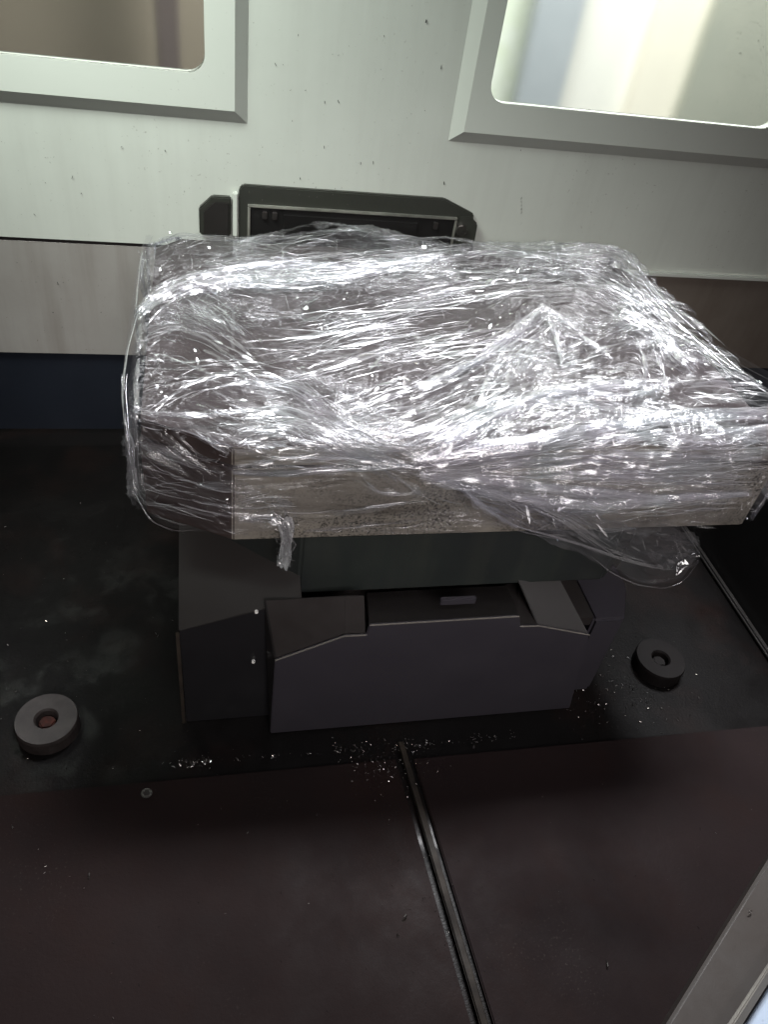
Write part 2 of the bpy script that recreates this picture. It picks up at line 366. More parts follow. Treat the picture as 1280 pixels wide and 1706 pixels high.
prism('bracket_face', [(-.003, .40), (-.003, .438), (.014, .454), (.036, .454), (.036, .40)], 1, WY - .0145, WY - .0122, M['grey_warm'], brk, .001)
box('bracket_post', .0425, .0495, WY - .013, WY - .0003, .40, .468, M['frame'], wall, .001)

# right-hand side wall of the enclosure, black, with its edge strip along the floor
sw = prism('side_wall', [(.885, -.3), (.885, WY), (.90, WY), (.90, -.3)], 2, -.0, .19, M['black'], None, .001)
tag(sw, 'low black painted side wall along the right edge of the chip tray', 'side wall')
es = prism('edge_strip', [(.872, .30), (.872, 1.0), (.884, 1.0), (.884, .30)], 2, .001, .010, M['grey_warm'], sw, .003)

# ------------------------------------------------------------------ outside the windows
bd = box('workshop_wall', -2.6, .28, 3.0, 3.1, -1.2, 2.6, M['tan']); tag(bd, 'tan workshop wall seen blurred through the left window', 'wall')
bd = box('workshop_post', -.13, -.065, 2.7, 2.78, -1.2, 2.6, M['brown'], None, .005); tag(bd, 'dark brown upright post seen through the left window', 'post')
bx_ = lambda px, y: float(aY(px, 110, y)[0])
for (x0, x1, y, mt, nm, lb, ct) in (
    (.30, bx_(885, 3.1), 3.1, 'leafy', 'garden_screen', 'bright leafy green and white screen at the left edge of the right window', 'screen'),
    (bx_(874, 2.85), bx_(950, 2.85), 2.85, 'greyblue', 'grey_column', 'grey blue column seen blurred through the right window', 'column'),
    (bx_(935, 3.05), bx_(1072, 3.05), 3.05, 'white_panel', 'white_partition', 'off white partition in the middle of the right window', 'partition'),
    (bx_(1068, 3.0), bx_(1165, 3.0), 3.0, 'cream', 'cream_partition', 'warm cream partition between the white and the grey green ones', 'partition'),
    (bx_(1160, 2.95), 3.2, 2.95, 'olive', 'grey_partition', 'grey green partition at the right edge of the right window', 'partition')):
    o = box(nm, x0, x1, y, y + .06, -1.2, 2.6, M[mt], None, .003); tag(o, lb, ct)

# ------------------------------------------------------------------ pallet, support and pedestal
PX0, PX1, PY0, PY1, PT, PB = -.072, .668, .623, 1.128, .445, .313
def octo(x0, x1, y0, y1, cl, cr, cy, cyr, back=.035):
    return [(x0 + cl, y0), (x1 - cr, y0), (x1, y0 + cyr), (x1, y1 - back), (x1 - back, y1), (x0 + back, y1), (x0, y1 - back), (x0, y0 + cy)]
pal = empty('machine_pallet', (.31, .87, PB), 'rectangular cast iron pallet block inside the clear stretch film', 'pallet')
def octmesh(name, pts, z0, z1, mats, parent, bevel=.0015):
    o = prism(name, pts, 2, z0, z1, mats[0], parent, bevel)
    for mm in mats[1:]: o.data.materials.append(mm)
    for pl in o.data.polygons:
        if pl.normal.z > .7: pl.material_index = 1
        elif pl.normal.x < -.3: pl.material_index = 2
    return o
octmesh('lower_plate', octo(PX0, PX1, PY0, PY1, .0935, .003, .049, .002), PB, .4135, (M['iron'], M['iron_top'], M['iron_side']), pal)
octmesh('upper_plate', octo(PX0 + .002, PX1 - .002, PY0 + .003, PY1 - .002, .0915, .003, .049, .002), .4155, PT - .006, (M['iron'], M['iron_top'], M['iron_side']), pal)
prism('clamp_groove', octo(PX0 + .004, PX1 - .004, PY0 + .005, PY1 - .004, .0925, .003, .049, .002), 2, .4133, .4157, M['gasket'], pal, 0)

sup = empty('pallet_support', (.3, .88, .225), 'dark green black octagonal support slab directly beneath the pallet', 'support')
prism('support_slab', [(.100, .628), (.505, .628), (.580, .70), (.580, 1.02), (.5, 1.08), (.1, 1.08), (.015, 1.02), (.015, .705)], 2, .2135, .3115, M['green'], sup, .003)
prism('rotary_hub', [(.30 + .17 * math.cos(t * math.pi / 16), .86 + .17 * math.sin(t * math.pi / 16)) for t in range(32)], 2, .14, .213, M['black'], sup, .002)

ped = empty('pedestal', (.25, .85, 0), 'wide dark grey sheet metal pedestal standing on the floor under the pallet', 'pedestal')
pl_ = aZ(310, 1255, 0)
base = prism('pedestal_front', [(-.040, 0.0), (-.040, .229), (.60, .229), (.60, .14), (.533, .0)], 1, .722, 1.05, M['grey_warm'], ped, .002)
zl, zr = aY(311, 1043, .606)[2], aY(441, 1003, .606)[2]
prism('front_fairing', [(-.040, .0), (.100, .0), (.100, zl + (zr - zl) * (.141 / .113)), (-.041, zl)], 1, .600, .715, M['fairing'], ped, .0012)
zk = zl + (zr - zl) * (.142 / .113)
slab('sloping_cover', [(-.042, .599, zl + .001), (.100, .599, zk + .001), (.100, .790, .245 + zk - zl), (-.042, .790, .245)], .003, M['grey_warm'], ped, .0008, (0, 1, -1))
box('pedestal_top', .101, .50, .604, .80, .150, .168, M['dark_top'], ped, .001)
box('edge_gleam', -.0455, -.0412, .597, .600, .001, zl - .002, M['rail'], ped, .0008)  # added thin strip standing for the reflection along the pedestal's left edge
prism('side_housing', [(.50, .60), (.545, .60), (.575, .66), (.575, .9), (.50, .9)], 2, 0, .165, M['grey'], ped, .004)

# projecting cover box
cv = empty('way_cover', (.28, .57, 0), 'dark grey folded sheet cover box jutting out below the support slab', 'cover')
CYF = .570
def cp(px, py): q = aY(px, py, CYF); return (q[0], q[2])
front = [cp(*q) for q in ((458, 1101), (574, 1060), (610, 1058.5), (616, 1042), (866, 1027), (868, 1044), (899, 1043), (983, 1058), (949, 1182), (450, 1224))]
front = [(x, max(z, .003)) for x, z in front]
prism('front_panel', front, 1, CYF, CYF + .004, M['grey'], cv, .0012)
fz = {k: v for k, v in enumerate(front)}
def back_of(i, y, dz, dx=0): x, z = front[i]; return (x + dx, y, z + dz)
# top sheets, rising gently to the back
YB_ = .652
def tsheet(name, i, j, mat, bi, bj):
    a = (front[i][0], CYF + .004, front[i][1] - .001); b_ = (front[j][0], CYF + .004, front[j][1] - .001)
    slab(name, [a, b_, tuple(bj), tuple(bi)], .003, mat, cv, .0006, (0, 0, -1))
def on_plane(px, py, a, b, c):                            # photo point -> plane through three points
    n = np.cross(np.array(b) - np.array(a), np.array(c) - np.array(a)); d = ray(px, py); t = n @ (np.array(a) - CAM) / (n @ d); return CAM + t * d
fp = lambda i: (front[i][0], CYF + .004, front[i][1] - .001)
b0_ = aY(440, 1001, .600); b1_ = on_plane(575, 994, fp(0), fp(1), b0_)
tsheet('left_top_sheet', 0, 1, M['dark_top'], b0_, b1_)
b2_ = on_plane(607, 993, fp(1), fp(2), b1_)
tsheet('left_top_flat', 1, 2, M['dark_top'], b1_, b2_)
tsheet('top_sheet', 3, 4, M['dark_top'], aY(611, 987, .652), aY(845, 975, .652))
tsheet('right_top_flat', 5, 6, M['dark_top'], aY(838, 975, .652), aY(862, 968, .652))
e7 = aY(934, 966, .640)
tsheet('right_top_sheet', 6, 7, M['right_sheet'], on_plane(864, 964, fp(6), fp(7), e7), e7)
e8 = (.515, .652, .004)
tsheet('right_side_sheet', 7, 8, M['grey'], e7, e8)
tsheet('left_side_sheet', 9, 0, M['black'], (.075, .598, .004), b0_)  # black where the cover is grey: this side's shadow is in the colour
for i_, j_ in ((0, 1), (1, 2), (3, 4), (5, 6), (6, 7)):      # worn bright cut edge of the folded sheet
    (xa, za), (xb, zb) = front[i_], front[j_]
    prism('worn_edge', [(xa, za - .0006), (xb, zb - .0006), (xb, zb + .0004), (xa, za + .0004)], 1, CYF - .0005, CYF + .0012, M['rim'], cv, 0)
q = aY(770, 998, .60)
box('grip_bracket', .272, .318, .596, .602, q[2] - .006, q[2] + .004, M['grey'], cv, .001)
box('grip_bracket', .268, .330, .588, .592, q[2] - .026, q[2] - .0235, M['grey'], cv, .0005)
# screws on the pedestal's front
for (px, py, yy) in ((427, 1018, .5985), (422, 1101, .5985), (361, 920, .69)):
    q = aY(px, py, yy); s = cyl('screw', (q[0], q[1] - .003, q[2]), .0022, .004, M['screw'], ped, 1, 12, .0006)

# ------------------------------------------------------------------ things on the floor
def foot(px, py, r, label, mt):
    q = aZ(px, py, .02); e = empty('anchor_washer', (q[0], q[1], 0), label, 'washer', 'thick round anchor washers on the chip tray floor')
    seg = 40; vs = []; rings = [(r * 1.02, 0), (r * 1.02, .019), (r * .985, .023), (r * .40, .023), (r * .35, .020), (r * .34, .004)]
    for rr, z in rings:
        for k in range(seg): t = 2 * math.pi * k / seg; vs.append((q[0] + rr * math.cos(t), q[1] + rr * math.sin(t), z))
    fs = [[i * seg + k, i * seg + (k + 1) % seg, (i + 1) * seg + (k + 1) % seg, (i + 1) * seg + k] for i in range(len(rings) - 1) for k in range(seg)]
    fromfaces('washer_disc', vs, fs, mt, e)
    cyl('rusty_bolt', (q[0], q[1], .003), r * .29, .013, M['rust'] if mt == M['washer'] else M['washer_dim'], e, 2, 6, .002)
    return e
foot(77, 1199, .0378, 'round grey steel washer with rusty bolt on the floor at the left', M['washer'])
foot(1101, 1098, .038, 'dim round washer on the floor right of the cover box', M['washer_dim'])

# cover plates on the floor in front
ra, rb = aZ(668, 1240, .012), aZ(806, 1706, .012); rs = (rb[0] - ra[0]) / (rb[1] - ra[1])
def rx(y, o): return ra[0] + rs * (y - ra[1]) + o
plA = prism('cover_plate', [(-1.0, -.45), (rx(-.45, -.011), -.45), (rx(.515, -.011), .515), (-1.0, .518)], 2, .0005, .006, M['plate'], None, .0015)
tag(plA, 'dark oily floor plate in the left foreground, left of the divider rail', 'floor plate', 'oily floor plates in the foreground')
plB = prism('cover_plate', [(rx(-.45, .013), -.45), (.865, -.45), (.865, .511), (rx(.513, .013), .513)], 2, .0005, .006, M['plate_red'], None, .0015)
tag(plB, 'dark oily floor plate in the right foreground, right of the divider rail', 'floor plate', 'oily floor plates in the foreground')
rail = prism('divider_rail', [(rx(.538, -.003), .538), (rx(.538, .006), .538), (rx(-.1, .007), -.1), (rx(-.1, -.003), -.1)], 2, .0062, .0095, M['rail'], None, .002)
tag(rail, 'narrow worn metal rail running forward between the two floor plates', 'rail')
bx = aZ(244, 1322, .008)
bo = empty('floor_bolt', (bx[0], bx[1], .006), 'small shiny bolt head near the back edge of the left floor plate', 'bolt')
cyl('bolt_head', (bx[0], bx[1], .0062), .0068, .004, M['bolt'], bo, 2, 20, .001); cyl('hex_socket', (bx[0], bx[1], .0103), .0042, .0004, M['gasket'], bo, 2, 6, 0)

# door sill bottom right, higher than the floor, and the pale panel beyond it
SZ2 = .20
P = lambda px, py, z=SZ2: tuple(aZ(px, py, z))
sl = empty('door_sill', P(1200, 1600), 'grey metal door sill running diagonally across the bottom right corner', 'sill')
A, B_, Cc, D = P(1310, 1385), P(1075, 1765), P(1190, 1765), P(1335, 1543)
slab('sill_top', [A, B_, Cc, D], .03, M['sill'], sl, .003, (0, 0, -1))
D2, C2 = P(1343, 1543, SZ2 + .004), P(1203, 1765, SZ2 + .004)
slab('sill_rim', [(D[0], D[1], D[2] + .0015), (Cc[0], Cc[1], Cc[2] + .0015), C2, D2], .010, M['rim'], sl, .001, (0, 0, 1))
pp = slab('outer_panel', [P(1346, 1543, SZ2 - .01), P(1206, 1765, SZ2 - .01), P(1500, 1765, SZ2 - .01), P(1500, 1543, SZ2 - .01)], .02, M['pale_blue'], None, .001, (0, 0, -1))
tag(pp, 'light panel in the extreme bottom right corner, bluish daylight painted into its colour', 'panel')

# ------------------------------------------------------------------ chips
def chips(name, spots, mat, label, parent=None):
    vs, fs = [], []
    for (x, y, z, s, nrm) in spots:
        a = random.uniform(0, 6.28); l = s * random.uniform(.8, 2.6); w = s * random.uniform(.25, .6); b = len(vs)
        u = Vector((math.cos(a), math.sin(a), random.uniform(-.2, .5))); 
        if nrm == 'y': u = Vector((math.cos(a) * .4, random.uniform(-.5, .1), math.sin(a)))
        t = Vector((-math.sin(a), math.cos(a), random.uniform(-.4, .4))) if nrm == 'z' else Vector((math.sin(a), -.3, -math.cos(a) * .4))
        up = Vector((0, 0, 1)) if nrm == 'z' else Vector((0, -1, 0)); c = Vector((x, y, z)) + up * s * .3
        for k in (-1, 0, 1):
            cc = c + u * l * k * .5 + up * (s * .35 if k == 0 else 0)
            vs += [cc - t * w * .5, cc + t * w * .5, cc + up * w * .4]
        for k in (0, 1):
            o = b + 3 * k
            fs += [[o, o + 1, o + 4, o + 3], [o + 1, o + 2, o + 5, o + 4], [o + 2, o, o + 3, o + 5]]
    o = fromfaces(name, vs, fs, mat, parent); tag(o, label, None, None, 'stuff'); return o
sp = []
for _ in range(34):                                       # swarf caught in clumps along the seam in front of the pedestal
    cx0 = random.uniform(300, 960); n0 = random.choice((3, 5, 9, 22)); sp0 = random.uniform(3, 18)
    for _k in range(n0):
        px = random.gauss(cx0, sp0); py = 1272 - (px - 300) * .083 + random.gauss(0, 4.5); q = aZ(px, py, .001); sp.append((*q, random.choice((.0006, .0008, .001, .0013, .0024)), 'z'))
for _ in range(150):
    px = random.gauss(640, 38); py = random.gauss(1275, 20); q = aZ(px, py, .0065); sp.append((*q, random.uniform(.0006, .0016), 'z'))
for _ in range(60):
    t = random.random(); q = aZ(668 + t * 110 - random.expovariate(.06), 1250 + t * 380, .0065); sp.append((*q, random.uniform(.0006, .0014), 'z'))
for _ in range(150):
    q = aZ(random.uniform(0, 1280), random.uniform(1290, 1706), .0065); sp.append((*q, random.choice((.0006, .0008, .0013)), 'z'))
for _ in range(170):
    q = aZ(random.gauss(1040, 55), random.gauss(1150, 45), .001); sp.append((*q, random.uniform(.0006, .0022), 'z'))
for _ in range(110):
    q = aZ(random.uniform(0, 300), random.uniform(780, 1300), .001); sp.append((*q, random.choice((.0007, .001, .0016)), 'z'))
for (px, py, s) in ((674, 1530, .004), (663, 1558, .003), (148, 1460, .004), (20, 1378, .0035), (1012, 1605, .0035), (528, 1358, .002), (416, 1445, .002), (790, 1245, .004), (395, 1265, .002), (320, 1275, .003), (343, 1270, .0028), (1250, 1520, .004)):
    q = aZ(px, py, .0065 if px != 1250 else .202); sp.append((*q, s, 'z'))
chips('metal_chips', sp, M['steel'], 'tiny bright metal chips scattered over the black floor')
ws = []
for (px, py) in ((459, 107), (554, 90), (484, 150), (509, 150), (541, 170), (564, 169), (540, 245), (622, 271), (601, 272), (500, 297), (57, 357), (120, 295), (275, 251), (202, 244), (135, 322), (75, 262), (28, 437), (105, 470), (96, 472), (102, 498), (88, 520), (35, 468), (168, 520), (103, 545), (788, 80), (820, 165), (958, 190), (775, 200), (735, 112), (670, 118), (708, 184), (648, 280), (740, 305), (380, 158), (868, 250), (640, 60), (710, 35)):
    q = aY(px, py, WY - .0003); ws.append((*q, random.uniform(.0016, .0032), 'y'))
for _ in range(150):
    px, py = random.choice(((random.uniform(0, 400), random.uniform(210, 400)), (random.gauss(100, 50), random.uniform(430, 570)), (random.uniform(420, 740), random.uniform(20, 300))))
    q = aY(px, py, WY - .0003); ws.append((*q, random.uniform(.0005, .0012), 'y'))
for k in range(5): q = aY(869, 330 + k * 6, WY - .0003); ws.append((*q, .0022, 'y'))
chips('wall_flecks', ws, M['trim_dark'], 'small dark flecks of swarf stuck to the pale wall')
# ------------------------------------------------------------------ stretch film
film = empty('stretch_film_wrap', (.31, .87, .45), 'crumpled clear plastic stretch film wound in many layers round the pallet', 'plastic wrap')

def gnoise(x, y, seed=0):
    """2D gradient noise on numpy arrays, about -1..1"""
    xi = np.floor(x).astype(np.int64); yi = np.floor(y).astype(np.int64); xf = x - xi; yf = y - yi
    def g(ix, iy, fx, fy):
        h = (ix * 374761393 + iy * 668265263 + seed * 974634777) & 0xffffffff
        h = ((h ^ (h >> 13)) * 1274126177) & 0xffffffff; h = h ^ (h >> 16)
        a = (h & 0xffff) / 65536.0 * 2 * np.pi
        return np.cos(a) * fx + np.sin(a) * fy
    u = xf * xf * xf * (xf * (xf * 6 - 15) + 10); v = yf * yf * yf * (yf * (yf * 6 - 15) + 10)
    a = g(xi, yi, xf, yf); b = g(xi + 1, yi, xf - 1, yf); c = g(xi, yi + 1, xf, yf - 1); d = g(xi + 1, yi + 1, xf - 1, yf - 1)
    return ((a * (1 - u) + b * u) * (1 - v) + (c * (1 - u) + d * u) * v) * 1.5
def ridge(x, y, seed, sharp=1.0):
    return (1 - np.abs(gnoise(x, y, seed)) ** sharp * 1.6)
def worley(x, y, seed):
    """random tilted facets: value of a random plane of the nearest cell"""
    xi = np.floor(x).astype(np.int64); yi = np.floor(y).astype(np.int64)
    best = np.full(x.shape, 9.0); val = np.zeros(x.shape)
    for dx in (-1, 0, 1):
        for dy in (-1, 0, 1):
            cx = xi + dx; cy = yi + dy
            h = (cx * 374761393 + cy * 668265263 + seed * 974634777) & 0xffffffff
            h = ((h ^ (h >> 13)) * 1274126177) & 0xffffffff; h ^= h >> 16
            px = cx + (h & 255) / 255.0; py = cy + ((h >> 8) & 255) / 255.0
            sx = ((h >> 16) & 255) / 127.5 - 1; sy = ((h >> 24) & 255) / 127.5 - 1
            ddx = x - px; ddy = y - py; dd = ddx * ddx + ddy * ddy; m_ = dd < best
            best = np.where(m_, dd, best); val = np.where(m_, sx * ddx + sy * ddy + (sx + sy) * .15, val)
    return val
def gblur(a, s0, s1):
    for axis, s in ((0, s0), (1, s1)):
        k = int(3 * s) + 1; w = np.exp(-.5 * (np.arange(-k, k + 1) / s) ** 2); w /= w.sum()
        p_ = np.pad(a, [(k, k) if i == axis else (0, 0) for i in range(a.ndim)], mode='edge')
        a = sum(w[j] * np.take(p_, range(j, j + a.shape[axis]), axis) for j in range(2 * k + 1))
    return a

# hand-laid strokes, in the photograph's pixels, following the pull of the film; they are laid on the wrapped block's own surface
#        points, bundle width px, ribbons, strength
STROKES = [
 ([(212,545),(240,508),(290,478),(360,460),(440,450),(540,452),(620,446),(720,432),(800,424)], 17, 120, 1.0),
 ([(300,485),(400,470),(480,474),(560,466),(640,452),(740,432)], 9, 70, 1.0),
 ([(350,462),(480,440),(600,428),(700,414),(800,402),(900,405)], 12, 40, .7),
 ([(390,408),(440,396),(470,380),(500,365),(520,364),(560,378),(620,386),(740,392)], 2, 14, 1.0),
 ([(540,384),(620,382),(700,386),(760,392),(860,402)], 6, 34, .8),
 ([(620,402),(720,398),(800,402)], 6, 20, .8),
 ([(280,420),(340,400),(420,400),(520,410)], 16, 22, .5),
 ([(350,440),(420,420),(500,400),(560,395)], 18, 26, .5),
 ([(700,440),(820,420),(900,428),(1000,440),(1033,424)], 8, 40, .8),
 ([(860,405),(940,398),(1000,400),(1030,412)], 7, 40, .8),
 ([(690,470),(780,460),(900,455),(1010,455)], 16, 40, .6),
 ([(240,400),(236,470),(226,520)], 4, 16, .8),
 ([(228,520),(212,580),(206,650),(212,730),(226,820)], 3, 22, .9),
 ([(236,540),(228,620),(226,700),(232,800)], 3, 16, .8),
 ([(245,592),(300,598),(350,620),(400,640)], 8, 18, .7),
 ([(232,612),(300,612),(360,608),(420,612)], 16, 22, .6),
 ([(240,560),(290,545),(340,560),(400,596),(440,620)], 18, 34, .6),
 ([(320,505),(360,530),(400,560),(430,590)], 18, 40, .8),
 ([(240,650),(290,636),(340,630),(380,640)], 10, 16, .6),
 ([(228,688),(300,692),(380,690),(440,682)], 4, 26, .9),
 ([(250,690),(310,650),(360,634),(430,632),(500,650),(540,690)], 16, 60, .7),
 ([(230,735),(290,762),(350,782),(388,800)], 10, 22, .6),
 ([(230,775),(300,800),(388,818)], 8, 22, .7),
 ([(232,808),(300,828),(388,850)], 9, 24, .7),
 ([(235,700),(300,718),(388,752)], 10, 16, .5),
 ([(240,836),(300,846),(388,868)], 6, 18, .7),
 ([(233,815),(300,805),(340,812),(388,800)], 3, 8, .6),
 ([(400,560),(520,552),(640,530),(760,500),(860,480)], 30, 70, .5),
 ([(400,590),(520,580),(600,560),(700,545)], 24, 60, .5),
 ([(430,640),(540,620),(640,590),(760,570),(860,560)], 26, 80, .5),
 ([(560,690),(660,655),(760,615),(850,570),(920,512)], 22, 90, .7),
 ([(700,650),(800,600),(870,550),(905,515)], 6, 34, .9),
 ([(600,520),(700,500),(800,490),(900,480)], 22, 60, .6),
 ([(700,600),(780,590),(860,585),(930,600)], 26, 50, .5),
 ([(395,705),(470,700),(560,740),(650,780)], 26, 70, .7),
 ([(395,740),(480,735),(580,760),(690,785)], 18, 70, .6),
 ([(388,787),(500,786),(620,778),(690,776)], 2, 30, 1.0),
 ([(395,770),(500,762),(600,765),(690,776)], 8, 50, .6),
 ([(480,640),(560,690),(620,740),(690,775)], 26, 60, .7),
 ([(560,720),(640,740),(720,720),(800,690),(860,660)], 22, 90, .8),
 ([(600,700),(700,690),(780,650),(860,640)], 18, 60, .7),
 ([(690,772),(760,738),(830,698),(900,664),(1000,646),(1110,638)], 10, 130, 1.0),
 ([(700,750),(780,700),(860,672),(960,668),(1060,690)], 12, 90, .8),
 ([(690,776),(800,744),(880,738),(1000,712),(1100,702),(1280,692)], 8, 130, 1.0),
 ([(700,770),(760,760),(860,748),(960,722)], 12, 80, .9),
 ([(720,780),(840,758),(960,740),(1080,716),(1180,700)], 12, 80, .8),
 ([(980,655),(1040,664),(1100,648),(1130,640)], 6, 40, .9),
 ([(900,680),(1000,672),(1100,690),(1160,700)], 24, 70, .6),
 ([(700,788),(800,780),(900,766),(1050,760),(1270,758)], 10, 90, .8),
 ([(700,792),(800,800),(900,812),(1050,828),(1130,834)], 8, 100, 1.0),
 ([(980,836),(1080,834),(1160,826),(1248,822)], 4, 70, 1.0),
 ([(720,798),(800,816),(880,834),(980,842),(1060,836)], 9, 100, 1.0),
 ([(720,788),(840,796),(960,790),(1100,796),(1255,800)], 12, 90, .7),
 ([(900,770),(1000,776),(1100,782),(1268,772)], 16, 90, .7),
 ([(1100,740),(1180,742),(1280,738)], 20, 80, .8),
 ([(960,745),(1060,735),(1160,728),(1280,730)], 16, 80, .7),
 ([(1060,700),(1140,690),(1210,690),(1290,688)], 7, 60, .9),
 ([(1170,700),(1200,722),(1290,716)], 5, 40, .9),
 ([(950,845),(1050,846),(1150,840),(1236,836)], 14, 26, .4),
 ([(470,862),(560,852),(680,836),(720,830)], 2, 14, .8),
 ([(395,900),(480,890),(560,880),(700,868)], 3, 16, .8),
 ([(400,865),(450,862),(488,866)], 5, 26, .9),
 ([(395,835),(450,828),(500,840)], 14, 26, .5),
 ([(604,796),(628,820),(680,822),(694,816)], 2, 10, .9),
 ([(640,780),(700,820),(740,835)], 6, 14, .6),
 ([(905,515),(960,552),(1022,602)], 3, 22, 1.0),
 ([(905,515),(925,555),(938,608)], 3, 12, .9),
 ([(905,515),(860,550),(800,596)], 5, 22, .9),
 ([(935,602),(1000,580),(1080,558)], 4, 16, .7),
 ([(935,612),(1010,590),(1080,580)], 3, 14, .7),
 ([(940,585),(1010,560),(1060,538)], 4, 12, .6),
 ([(985,600),(1010,575),(1025,560)], 3, 8, .7),
 ([(1000,470),(1050,500),(1090,545),(1110,600)], 16, 70, .8),
 ([(960,440),(1030,480),(1100,530),(1150,575)], 14, 70, .7),
 ([(1040,520),(1090,545),(1130,590),(1160,610)], 12, 50, .9),
 ([(1060,560),(1075,600),(1075,640)], 3, 12, .8),
 ([(1095,590),(1108,630),(1114,652)], 3, 14, .9),
 ([(1036,448),(1080,480),(1112,512)], 3, 16, .8),
 ([(1110,512),(1150,530),(1200,574),(1240,610),(1290,632)], 3, 18, .7),
 ([(1080,540),(1160,580),(1220,620),(1290,650)], 16, 40, .4),
 ([(1130,645),(1200,640),(1290,652)], 10, 40, .6),
 ([(1150,655),(1220,668),(1290,668)], 8, 30, .5),
 ([(900,560),(860,600),(820,640),(800,680)], 30, 60, .5),
 ([(860,520),(850,570),(830,620)], 26, 40, .5),
 ([(940,620),(1000,615),(1060,612)], 16, 50, .5),
]
# film thickness: (px, py, rx, ry, amount)
DENS = [(480,460,200,26,.9),(700,440,180,22,.8),(900,430,140,36,.8),(1000,420,60,30,1.0),(520,720,130,50,1.1),(620,745,100,40,1.0),
        (440,700,60,40,.8),(760,730,110,55,1.1),(860,700,120,45,.9),(980,700,140,50,.8),(1150,730,140,45,1.0),(900,790,180,38,1.1),(1080,800,160,34,.9),
        (860,600,80,60,.7),(980,470,110,50,.8),(1070,540,70,60,.7),(330,520,60,40,.6),(320,740,60,28,1.3),(700,380,120,14,.6),(440,430,90,30,.5),
        (600,660,70,40,.5),(1000,640,120,30,.6),(440,850,50,30,.5),(1220,650,60,40,.35)]
OPEN = [(330,640,70,30,.8),(520,600,120,40,.4),(700,560,140,40,.4),(300,810,70,40,.6),(620,840,130,34,1.0),(1150,860,120,18,.7),(560,500,120,20,.3),(780,600,60,30,.6),(800,540,60,16,.7),(600,560,90,26,.8),(460,560,80,20,.8),(690,630,90,20,.7),(290,430,50,20,.6),(560,430,80,8,.6),(330,600,80,50,.7),(650,480,70,10,.5),(1010,590,60,30,.5),(440,800,40,20,.4)]

def resamp(pts, n):
    pts = np.array(pts, float); s = np.concatenate([[0], np.cumsum(np.linalg.norm(np.diff(pts, axis=0), axis=1))])
    t = np.linspace(0, s[-1], n); return np.stack([np.interp(t, s, pts[:, 0]), np.interp(t, s, pts[:, 1])], -1), s[-1]
def smooth_path(pts, n):
    q, L = resamp(pts, n); k = max(1, n // 14)
    p_ = np.pad(q, ((k, k), (0, 0)), mode='edge'); w = np.ones(2 * k + 1) / (2 * k + 1)
    q2 = np.stack([np.convolve(p_[:, i], w, 'valid') for i in (0, 1)], -1); q2[0] = q[0]; q2[-1] = q[-1]; return q2, L
# field of pull directions from the strokes
SP, ST = [], []
for pts, wd, nr, st in STROKES:
    q, L = smooth_path(pts, 24); t = np.gradient(q, axis=0); t /= np.linalg.norm(t, axis=1, keepdims=True); t *= np.sign(t[:, :1] + 1e-6)
    SP.append(q); ST.append(t)
SP = np.concatenate(SP); ST = np.concatenate(ST)
def field(px, py):
    w = 1 / (((SP[:, 0] - px) ** 2 + ((SP[:, 1] - py) * 1.3) ** 2) + 90) ** 1.6
    v = (ST * w[:, None]).sum(0); return v / (np.linalg.norm(v) + 1e-9)

